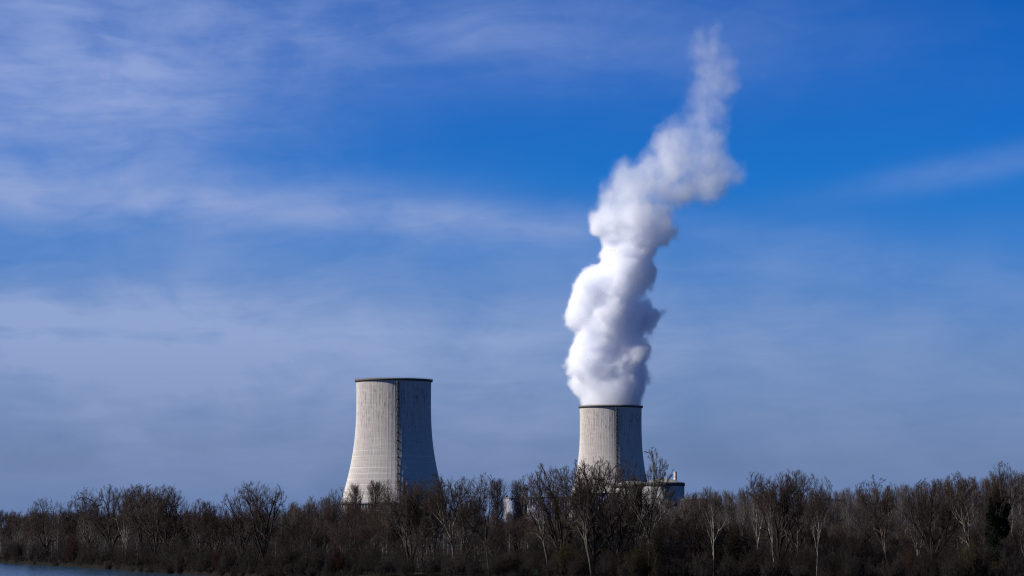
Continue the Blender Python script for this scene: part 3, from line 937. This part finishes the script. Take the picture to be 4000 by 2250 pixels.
# ---- trees that can be told apart: (prototype, column, metres behind the bank edge, top row, crown width, label)
KEY = [
    ('wide0', 178, 25, 1953, 92, 'rounded bare tree standing alone near the far end of the left woods'),
    ('oval0', 262, 60, 1962, 60, 'low bare tree just short of the pylon arms'),
    ('oval1', 345, 25, 1914, 98, 'bare tree with pale limbs in front of the lattice pylon'),
    ('vase0', 432, 30, 1903, 82, 'upright bare tree first of the tall clump beyond the pylon'),
    ('oval2', 495, 18, 1899, 85, 'bare tree in the middle of the tall clump with pale forked trunk'),
    ('wide1', 560, 26, 1901, 92, 'broad bare tree in the tall clump, right of the forked pale trunk'),
    ('vase1', 610, 16, 1904, 84, 'bare tree with crossing dark limbs in the tall clump'),
    ('wide2', 662, 22, 1902, 105, 'wide round crowned bare tree ending the tall clump toward the gap'),
    ('wide1', 778, 35, 1957, 66, 'left one of two small open crowned trees in the gap'),
    ('wide2', 838, 35, 1963, 76, 'right one of two small open crowned trees in the gap'),
    ('vase2', 940, 14, 1938, 92, 'bushy bare tree leaning against the big dark tree left of the idle tower'),
    ('vase1', 1030, 18, 1888, 150, 'big dark bare tree with fan of heavy limbs left of the idle tower'),
    ('slim0', 1310, 75, 1908, 56, 'slender bare tree at the left foot of the idle tower'),
    ('column0', 1384, 150, 1890, 70, 'columnar poplar standing before the sunlit side of the idle tower'),
    ('column1', 1468, 150, 1879, 78, 'broader columnar poplar before the middle of the idle tower'),
    ('lean0', 1560, 20, 1868, 150, 'leaning tree with long limbs crossing the stairway of the idle tower'),
    ('oval3', 1640, 45, 1880, 120, 'dense crowned tree before the shaded side of the idle tower'),
    ('lean1', 1752, 14, 1856, 135, 'tall leaning tree at the shaded right edge of the idle tower'),
    ('lean3', 1862, 18, 1857, 100, 'slim leaning tree just clear of the idle tower on its right'),
    ('vase0', 1606, 30, 1888, 130, 'rounded tree behind the leaning one before the idle tower stairway'),
    ('oval1', 1700, 26, 1880, 110, 'upright crowded tree just left of the tall leaning tree by the idle tower'),
    ('oval0', 1812, 40, 1872, 90, 'rounded tree between the tall leaning tree and the slim leaning one'),
    ('oval3', 2442, 34, 1900, 110, 'twiggy tree hiding the second reactor building on its left'),
    ('oval2', 2486, 40, 1908, 100, 'twiggy tree between the second reactor building and the tallest tree'),
    ('column1', 1944, 170, 1872, 76, 'columnar poplar left of the pale ended hall'),
    ('column0', 2022, 170, 1877, 80, 'columnar poplar hiding the middle of the blue ribbed hall'),
    ('lean2', 2100, 16, 1848, 130, 'leaning tree carrying a dark nest between the two towers'),
    ('vase2', 2190, 24, 1824, 150, 'spreading bare tree left of the steaming tower'),
    ('lean0', 2262, 10, 1815, 140, 'leaning bare tree whose crown meets the left edge of the steaming tower'),
    ('wide0', 2330, 26, 1804, 150, 'rounded bare tree in front of the lit side of the steaming tower'),
    ('vase0', 2395, 14, 1818, 110, 'bare tree with a nest in front of the stairway of the steaming tower'),
    ('tall', 2528, 8, 1762, 205, 'tallest bare tree, reaching up beside the reactor domes'),
    ('oval1', 2700, 30, 1935, 130, 'low dense tree below the nearer reactor dome'),
    ('slim1', 2790, 12, 1904, 95, 'pale trunked tree right of the domed reactor building'),
    ('slim0', 2960, 22, 1850, 70, 'left upright tree of the tall group amid the plantation'),
    ('vase1', 3040, 12, 1845, 120, 'dark trunked tree in the middle of the tall group amid the plantation'),
    ('oval2', 3115, 18, 1850, 105, 'right tree of the tall group amid the plantation'),
    ('slim1', 3010, 4, 1905, 80, 'thin white trunked tree leaning before the tall group'),
    ('slim0', 3190, 6, 1925, 95, 'thin white trunked tree right of the tall group'),
    ('lean0', 3430, 8, 1872, 150, 'leaning tree with a stout pale trunk near the right end'),
    ('wide1', 3640, 14, 1882, 125, 'tree with bright sunlit limbs between leaning trunk and ivy clad tree'),
    ('lean2', 3760, 12, 1850, 120, 'dark limbed tree leaning left beside the ivy clad tree'),
    ('ivied', 3895, 12, 1813, 125, 'tall tree with dark green ivy wrapped round its trunk'),
    ('poplar1', 3990, 60, 1838, 60, 'pale poplar at the far right edge of the picture'),
]
key_objs = {}
for i, (pr, px, ex, ty, wd, lab) in enumerate(KEY):
    key_objs[px] = plant(pr, px, dbank(px, ex), ty, lab, 'riverside trees', wd, rz=math.pi if pr == 'tall' else None)

# ivy on the ivy clad tree
iv = key_objs[3895]; rng = np.random.default_rng(9)
pts = []
for (x, y, z, rx, rzv, n) in ((-.6, 0, 15.5, 3.6, 3.2, 3000), (.5, .3, 18.5, 2.6, 2.0, 1500), (-3.2, -.2, 12.0, 2.9, 2.4, 1800), (3.0, 0, 10.5, 2.6, 2.4, 1300), (-5.0, .3, 16.5, 1.8, 1.6, 600), (4.2, .2, 14.5, 1.6, 1.8, 600), (1.0, 0, 6.5, 1.8, 3.0, 900)):
    q_ = rng.normal(0, 1, (n, 3)); q_ = norm(q_) * rng.uniform(.45, 1.05, (n, 1)) ** .5
    pts.append(q_ * np.array([rx, rx, rzv]) + np.array([x, y, z]))
part('ivy', leaf_mesh('ivy', rng, np.concatenate(pts), 11000, .24, .25, 'leaf_ivy'), iv)


def nest(px, py, d, lab):
    p = at(px, py, d); rng = np.random.default_rng(int(px))
    a = rng.normal(0, 1, (260, 3)) * np.array([.55, .55, .42]); b = a + norm(rng.normal(0, 1, (260, 3)) * np.array([1, 1, .35])) * rng.uniform(.4, 1.0, (260, 1))
    v_, t_ = cones(a, b, np.full(260, .03))
    o = part('bird_nest', make_mesh('bird_nest', v_, None, t_, M['nest']), None, tuple(p))
    o['label'] = lab; o['category'] = 'nest'; o['group'] = 'nests in the trees'


nest(2054, 1910, dbank(2100, 16), 'dark stick nest in the leaning tree between the two towers')
nest(2350, 1875, dbank(2395, 14), 'dark stick nest in front of the lit side of the steaming tower')

# ---- poplar plantation on the right and in the middle
rr = random.Random(11)
G = 'plantation poplars'
for row, d in enumerate((1010, 1045, 1080, 1120, 1165, 1215, 1270)):
    px = 2680 + rr.uniform(0, 40)
    while px < 4080:
        ty = np.interp(px, [2680, 2900, 3300, 3500, 3700, 4080], [1925, 1915, 1912, 1898, 1872, 1850]) + rr.uniform(-8, 26) - (d - 1100) * 0.02
        plant(f'poplar{rr.randrange(4)}', px, d + rr.uniform(-8, 8), ty, 'slender pale trunked poplar in the dense plantation on the right', G, rr.uniform(42, 62), 'poplar_tree')
        px += rr.uniform(42, 66)
G = 'poplars behind the middle of the bank'
for row, d in enumerate((1180, 1240, 1310, 1400)):
    px = 1130 + rr.uniform(0, 30)
    while px < 2680:
        ty = np.interp(px, [1130, 1250, 1330, 1500, 1900, 2200, 2680], [1945, 1935, 1950, 1985, 2005, 1985, 1942]) + rr.uniform(-6, 30)
        plant(f'poplar{rr.randrange(4)}', px, d + rr.uniform(-20, 20), ty, 'slender poplar in the thin stand behind the riverside trees', G, rr.uniform(40, 60), 'poplar_tree')
        px += rr.uniform(55, 85)

for px in (2528, 2556, 2584, 2610, 2636, 2660, 2684, 2712):
    plant(f'poplar{rr.randrange(4)}', px, 1150 + rr.uniform(-40, 60), 1940 + rr.uniform(-6, 14), 'slender poplar standing before the wall of the domed reactor buildings', 'poplars before the reactor buildings', rr.uniform(55, 70), 'poplar_tree')

# ---- ordinary trees filling the woods
rr = random.Random(17)
G = 'ordinary trees of the left woods'
for row, (ex, dt) in enumerate(((40, 14), (75, 4), (120, 0), (180, -4))):
    px = -60 + rr.uniform(0, 40)
    while px < 1180:
        ty = np.interp(px, [0, 120, 300, 600, 720, 900, 1000, 1180], [1990, 1998, 1995, 1992, 2006, 2008, 2002, 1972]) + rr.uniform(-6, 24) + dt
        plant(rr.choice(['oval0', 'oval1', 'oval2', 'oval3', 'slim0', 'slim1', 'poplar0', 'poplar2']), px, dbank(px, ex + rr.uniform(-10, 10)), ty, 'plain bare tree in the dense low woods on the left', G, rr.uniform(50, 80))
        px += rr.uniform(38, 62)
G = 'ordinary riverside trees'
for row, (ex, dt) in enumerate(((26, 75), (48, 45), (80, 15), (120, 0))):
    px = 1100 + rr.uniform(0, 60)
    while px < 4060:
        ty = np.interp(px, [1100, 1200, 1500, 1800, 1880, 2060, 2150, 2400, 2650, 2800, 3600, 4060], [1985, 1960, 1950, 1955, 2005, 2005, 1990, 1990, 1985, 1980, 1972, 1940]) + rr.uniform(-10, 40) + dt
        if (row < 2 or px < 2700) and not (row < 2 and 1480 < px < 2080 and rr.random() < .6):
            plant(rr.choice(['oval0', 'oval1', 'oval2', 'oval3', 'slim0', 'slim1', 'lean1', 'vase0', 'lean3']), px, dbank(px, ex + rr.uniform(-8, 8)), ty, 'plain bare tree in the crowded woods along the river', G, rr.uniform(70, 120))
        px += rr.uniform(60, 100)

# ---- saplings and shrubs
rr = random.Random(23)
for row, ex in enumerate((55, 85, 120, 160)):
    px = 2620 + rr.uniform(0, 40)
    while px < 4060:
        d = dbank(px, ex + rr.uniform(-10, 10))
        plant(f'sapling{rr.randrange(2)}', px, d, 2078 + rr.uniform(-14, 30), 'reddish thicket of young saplings below the poplar plantation', 'young sapling thickets', rr.uniform(70, 100), 'sapling_clump', 'shrub')
        px += rr.uniform(55, 85)
for row, (ex, hh) in enumerate(((-1.4, 2.6), (0.6, 3.4), (3.0, 4.6), (5, 6.0), (11, 7.5), (22, 9.0), (36, 10.5))):
    px = -60 + rr.uniform(0, 40)
    while px < 4080:
        if row < 2 and px > 1350:
            break
        if row > 4 and 1480 < px < 2080 and rr.random() < .6:
            px += 60; continue
        d = dbank(px, ex + rr.uniform(-1.5, 2)); s = F / d
        pr = rr.choice(['shrub0', 'shrub1', 'shrub2', 'willow0', 'shrub0', 'shrub1', 'shrub2'] if row < 4 else ['thicket0', 'thicket1', 'thicket2'] if row > 4 else ['shrub0', 'shrub2', 'thicket1', 'thicket2'])
        h = hh * rr.uniform(.7, 1.25)
        ty = HOR - (ground_z((px - CX) / F * d, d) + h - EYE) * s
        plant(pr, px, d, float(ty), 'tangled leafless shrub in the thicket along the river bank', 'bank shrubs', h * s * rr.uniform(.8, 1.2), 'bank_shrub', 'shrub')
        px += rr.uniform(30, 48) if row < 2 else rr.uniform(70, 116)
for px, ex, ty, wd, lab in ((1322, 6, 2128, 100, 'rust red leafed bush below the idle tower'), (292, 5, 2085, 45, 'rust red creeper covered bush at the water edge on the left'), (700, 8, 2140, 70, 'reddish bush where the water narrows'), (860, 9, 2120, 80, 'rust brown bush below the two small open crowned trees'), (2735, 30, 2060, 120, 'dark red bush right of the reactor building'), (3560, 12, 2150, 90, 'rust brown bush by the leaning pale trunk')):
    plant('rust0', px, dbank(px, ex), ty, lab, 'rust coloured bushes', wd, 'rust_bush', 'shrub')
for px, ex, ty, wd, lab in ((2545, 4, 2085, 90, 'olive green bush at the foot of the tallest bare tree'), (2220, 6, 2130, 110, 'olive bush below the spreading trees between the towers'), (3800, 5, 2130, 120, 'olive green bush below the ivy clad tree'), (2860, 20, 2075, 100, 'olive brown bush before the plantation'), (1120, 7, 2140, 90, 'olive brown bush right of the big dark tree'), (2480, 3, 2150, 80, 'low olive bush left of the tallest tree foot'), (1980, 8, 2160, 90, 'olive brown bush below the columnar poplars')):
    plant('olive0', px, dbank(px, ex), ty, lab, 'olive coloured bushes', wd, 'olive_bush', 'shrub')


# ---- far woods as one mass
def far_woods():
    rng = np.random.default_rng(77); V, Q, T, n = [], [], [], 0
    pro = []
    for k in range(5):
        r2 = np.random.default_rng(300 + k); H = 22.0
        main = stem([(0, 0, -.5), (r2.normal(0, .3), 0, H * .4), (r2.normal(0, .5), 0, H * .95)], .25, 6)
        l1 = children(main, r2, 18, .25, .98, 32, 8, lambda t: .42 - .30 * t, .08, 4, .08, .5, .06, .35)
        l2 = children(l1, r2, 8, .2, 1.0, 36, 12, lambda t: .55 - .25 * t, .08, 2, .1, .6, .05, .4)
        l3 = children(l2, r2, 2, .2, 1.0, 36, 12, lambda t: .75 - .2 * t, .08, 2, .1, .7, .055, .4)
        m = MB(); v_, q_ = tube(main[0], main[1], 4); m.add(v_, q_); v_, q_ = tube(l1[0], l1[1], 3); m.add(v_, q_)
        for l in (l2, l3):
            v_, t_ = cones(l[0][:, 0], l[0][:, -1], l[1][:, 0]); m.add(v_, None, t_)
        pro.append((np.concatenate(m.v), np.concatenate(m.q), np.concatenate(m.t)))
    for k in range(640):
        d = rng.uniform(1450, 2500); px = rng.uniform(-150, 4150) if k < 420 else rng.uniform(2600, 4150)
        x = (px - CX) / F * d; y = d
        lim = np.interp(px, [0, 700, 1000, 1300, 2000, 2600, 4000], [1998, 2002, 2005, 1995, 1995, 1985, 1950])
        z0 = float(ground_z(x, y)); h = min((HOR - lim - rng.uniform(-4, 20)) * d / F + EYE - z0, 30.0)
        v_, q_, t_ = pro[k % 5]; s = h / 22.0; a = rng.uniform(0, 6.28); w = s * rng.uniform(.9, 1.3)
        c, s2 = math.cos(a) * w, math.sin(a) * w
        vv = np.stack([v_[:, 0] * c - v_[:, 1] * s2 + x, v_[:, 0] * s2 + v_[:, 1] * c + y, v_[:, 2] * s + z0], -1)
        V.append(vv); Q.append(q_ + n); T.append(t_ + n); n += len(vv)
    o = part('distant_woods', make_mesh('distant_woods', np.concatenate(V), np.concatenate(Q), np.concatenate(T), M['twig_grey']), None)
    o['kind'] = 'stuff'; o['label'] = 'distant bare woods reading as one brown mass behind the trees'; o['category'] = 'woods'


far_woods()


# ------------------------------------------------------------------ steam plume
def steam():
    Yp = 3695.0
    # billows: column, row, radius in photograph pixels, depth offset in metres
    B = [(2387, 1600, 112, 0), (2387, 1555, 113, 0), (2388, 1510, 122, 0),
         (2297, 1488, 70, 8), (2300, 1425, 85, -10), (2440, 1470, 82, 5), (2385, 1440, 110, 0), (2470, 1400, 72, -8), (2320, 1370, 95, 4), (2430, 1350, 90, 6),
         (2330, 1300, 90, -6), (2450, 1290, 78, 0), (2500, 1240, 78, 8), (2380, 1240, 95, -8), (2285, 1220, 88, 6), (2300, 1160, 82, -4), (2400, 1150, 95, 0), (2450, 1180, 70, 10),
         (2335, 1095, 78, 4), (2430, 1080, 90, -6), (2505, 1050, 76, 6), (2420, 1010, 88, 0), (2490, 980, 78, -6),
         (2430, 930, 82, 2), (2510, 920, 88, 6), (2580, 900, 66, -8), (2390, 850, 90, 6), (2480, 840, 98, -4), (2580, 830, 70, 6),
         (2385, 760, 74, 0), (2440, 740, 90, 4), (2500, 720, 85, -8), (2570, 730, 85, 8), (2450, 690, 66, -4), (2540, 660, 72, 4),
         (2640, 740, 72, 0), (2700, 720, 84, 10), (2770, 720, 80, 0), (2830, 680, 72, -8), (2640, 640, 92, 6), (2730, 630, 92, -4), (2800, 620, 72, 8),
         (2610, 570, 76, -4), (2690, 550, 86, 4), (2770, 550, 70, 0), (2640, 500, 66, 8), (2720, 480, 70, -4), (2790, 470, 62, 4),
         (2720, 400, 58, 0), (2800, 410, 62, 6), (2740, 340, 60, -4), (2820, 330, 66, 4), (2760, 270, 60, 0), (2830, 260, 52, 6), (2750, 210, 54, 0), (2800, 190, 50, 4), (2760, 150, 42, 2), (2800, 125, 42, 0)]
    C = [(at(x, y, Yp), r * Yp / F * np.interp(y, [250, 450, 700, 900], [1.5, 1.32, 1.2, 1.06]), dy) for x, y, r, dy in B]
    ng = bpy.data.node_groups.new('steam_density', 'GeometryNodeTree')
    ng.interface.new_socket('Geometry', in_out='INPUT', socket_type='NodeSocketGeometry')
    ng.interface.new_socket('Geometry', in_out='OUTPUT', socket_type='NodeSocketGeometry')
    N, L = ng.nodes, ng.links
    gi, go = N.new('NodeGroupInput'), N.new('NodeGroupOutput')
    g = NB(ng)
    pos = N.new('GeometryNodeInputPosition').outputs[0]
    org = np.array(on_ground(2387, Yp, 3.5))
    acc = None
    # domain warp gives the billows their rolled edges
    def nz(scale, detail, rough, w, vec=None):
        n = N.new('ShaderNodeTexNoise'); n.noise_dimensions = '3D'
        if vec is None:
            vec = pos
        add = N.new('ShaderNodeVectorMath'); add.operation = 'ADD'; L.new(vec, add.inputs[0]); add.inputs[1].default_value = (w, w * 1.7, w * .3)
        L.new(add.outputs[0], n.inputs['Vector']); n.inputs['Scale'].default_value = scale; n.inputs['Detail'].default_value = detail; n.inputs['Roughness'].default_value = rough
        return n
    w1 = nz(0.022, 2.0, .5, 31.0).outputs['Color']
    sub = N.new('ShaderNodeVectorMath'); sub.operation = 'SUBTRACT'; L.new(w1, sub.inputs[0]); sub.inputs[1].default_value = (.5, .5, .5)
    mul = N.new('ShaderNodeVectorMath'); mul.operation = 'SCALE'; L.new(sub.outputs[0], mul.inputs[0])
    sz = N.new('ShaderNodeSeparateXYZ'); L.new(pos, sz.inputs[0]); Z = sz.outputs[2]
    hgt = g.ss(Z, TOWER_H, TOWER_H + 45, 0.0, 34.0)
    L.new(hgt, mul.inputs['Scale'])
    wp = N.new('ShaderNodeVectorMath'); wp.operation = 'ADD'; L.new(pos, wp.inputs[0]); L.new(mul.outputs[0], wp.inputs[1])
    for (c, r, dy) in C:
        c = c - org
        dn = N.new('ShaderNodeVectorMath'); dn.operation = 'DISTANCE'
        L.new(wp.outputs[0], dn.inputs[0]); dn.inputs[1].default_value = (c[0], c[1] + dy, c[2])
        sd = g.m('SUBTRACT', dn.outputs['Value'], r)
        acc = sd if acc is None else g.m('SMOOTH_MIN', acc, sd, 13.0)
    # cauliflower relief in three sizes (ridged noise)
    def ridged(scale, detail, w):
        n = nz(scale, detail, .55, w).outputs['Fac']
        return g.m('ABSOLUTE', g.m('SUBTRACT', n, .5))
    rel = g.m('ADD', g.m('MULTIPLY', ridged(0.028, 2.0, 7.0), 36.0), g.m('MULTIPLY', ridged(0.08, 4.0, 3.0), 16.0))
    stre = N.new('ShaderNodeVectorMath'); stre.operation = 'MULTIPLY'; L.new(wp.outputs[0], stre.inputs[0]); stre.inputs[1].default_value = (1.0, 1.0, .55)
    soft = nz(0.035, 6.0, .62, 11.0, stre.outputs[0]).outputs['Fac']
    amt = g.ss(Z, TOWER_H + 2, TOWER_H + 40, 0.12, 1.0)
    top = g.ss(Z, TOWER_H + 205, TOWER_H + 330)          # thinning part
    tip = g.ss(Z, TOWER_H + 330, TOWER_H + 430)
    sdf = g.m('SUBTRACT', acc, g.m('MULTIPLY', g.m('SUBTRACT', rel, 4.5), amt))
    er = g.m('MULTIPLY', g.m('SUBTRACT', soft, 0.5), g.m('ADD', 12.0, g.m('MULTIPLY', top, 24.0)))
    sdf = g.m('ADD', sdf, g.m('MULTIPLY', er, amt))
    edge = g.m('ADD', 5.0, g.m('MULTIPLY', top, 14.0))
    dn_ = g.m('DIVIDE', g.m('MULTIPLY', sdf, -1.0), edge, clamp=True)
    dn_ = g.m('MULTIPLY', dn_, dn_)
    lvl = g.m('MULTIPLY', g.m('SUBTRACT', 1.0, g.m('MULTIPLY', top, 0.79)), g.m('SUBTRACT', 1.0, g.m('MULTIPLY', tip, 0.62)))
    wis = g.ss(nz(0.02, 6.0, .6, 51.0, stre.outputs[0]).outputs['Fac'], .34, .66, .30, 1.5)
    lvl = g.m('MULTIPLY', lvl, g.m('ADD', g.m('MULTIPLY', wis, top), g.m('SUBTRACT', 1.0, top)))
    dens_ = g.m('MULTIPLY', dn_, lvl)
    # steam only exists above the mouth
    dens_ = g.m('MULTIPLY', dens_, g.ss(Z, TOWER_H - 6, TOWER_H - 1))
    vc = N.new('GeometryNodeVolumeCube')
    lo = np.array([at(2150, 1590, Yp)[0] - org[0] - 4, -75, TOWER_H - 6]); hi = np.array([at(2960, 90, Yp)[0] - org[0] + 4, 75, at(2800, 60, Yp)[2] - org[2]])
    vox = 1.7
    L.new(dens_, vc.inputs['Density']); vc.inputs['Min'].default_value = tuple(lo); vc.inputs['Max'].default_value = tuple(hi)
    for k, a in enumerate('XYZ'):
        vc.inputs['Resolution ' + a].default_value = int((hi[k] - lo[k]) / vox)
    mat = bpy.data.materials.new('steam'); mat.use_nodes = True; mt = mat.node_tree; mt.nodes.clear()
    out = mt.nodes.new('ShaderNodeOutputMaterial'); pv = mt.nodes.new('ShaderNodeVolumePrincipled')
    pv.inputs['Color'].default_value = (0.962, 0.970, 0.99, 1); pv.inputs['Anisotropy'].default_value = 0.1
    pv.inputs['Density'].default_value = 0.11
    pv.inputs['Density Attribute'].default_value = 'density'
    mt.links.new(pv.outputs[0], out.inputs['Volume'])
    # added near-clear hull, only there to give the plume a surface outline
    vt = N.new('GeometryNodeVolumeToMesh'); vt.resolution_mode = 'VOXEL_SIZE'; vt.inputs['Voxel Size'].default_value = 4.0
    vt.inputs['Threshold'].default_value = 0.02; vt.inputs['Adaptivity'].default_value = 0.05
    L.new(vc.outputs[0], vt.inputs['Volume']); L.new(vt.outputs[0], go.inputs[0])
    me = bpy.data.meshes.new('steam_plume')
    o = bpy.data.objects.new('steam_plume', me); link(o)
    md = o.modifiers.new('density', 'NODES'); md.node_group = ng
    bpy.context.view_layer.update()
    dg = bpy.context.evaluated_depsgraph_get()
    hull = bpy.data.meshes.new_from_object(o.evaluated_get(dg), depsgraph=dg)
    hull.name = 'steam_plume'; o.data = hull; bpy.data.meshes.remove(me)
    hull_mat = bpy.data.materials.new('steam_hull'); hull_mat.use_nodes = True; vn = hull_mat.node_tree; vn.nodes.clear()
    vo = vn.nodes.new('ShaderNodeOutputMaterial'); vm_ = vn.nodes.new('ShaderNodeMixShader'); vt_ = vn.nodes.new('ShaderNodeBsdfTransparent'); vd = vn.nodes.new('ShaderNodeBsdfTranslucent')
    vm_.inputs[0].default_value = 0.012; vd.inputs[0].default_value = (.9, .9, .92, 1)
    vn.links.new(vt_.outputs[0], vm_.inputs[1]); vn.links.new(vd.outputs[0], vm_.inputs[2]); vn.links.new(vm_.outputs[0], vo.inputs['Surface'])
    hull.materials.clear(); hull.materials.append(hull_mat)
    for p_ in hull.polygons:
        p_.use_smooth = True
    sm = N.new('GeometryNodeSetMaterial'); sm.inputs['Material'].default_value = mat
    L.new(vc.outputs[0], sm.inputs['Geometry']); jn = N.new('GeometryNodeJoinGeometry'); L.new(gi.outputs[0], jn.inputs[0]); L.new(sm.outputs[0], jn.inputs[0]); L.new(jn.outputs[0], go.inputs[0])
    o.location = tuple(org)
    print('plume hull', len(hull.polygons))
    o['label'] = 'tall billowing white steam plume rising from the farther tower, thinning upwards'; o['category'] = 'steam'; o['kind'] = 'thing'


steam()
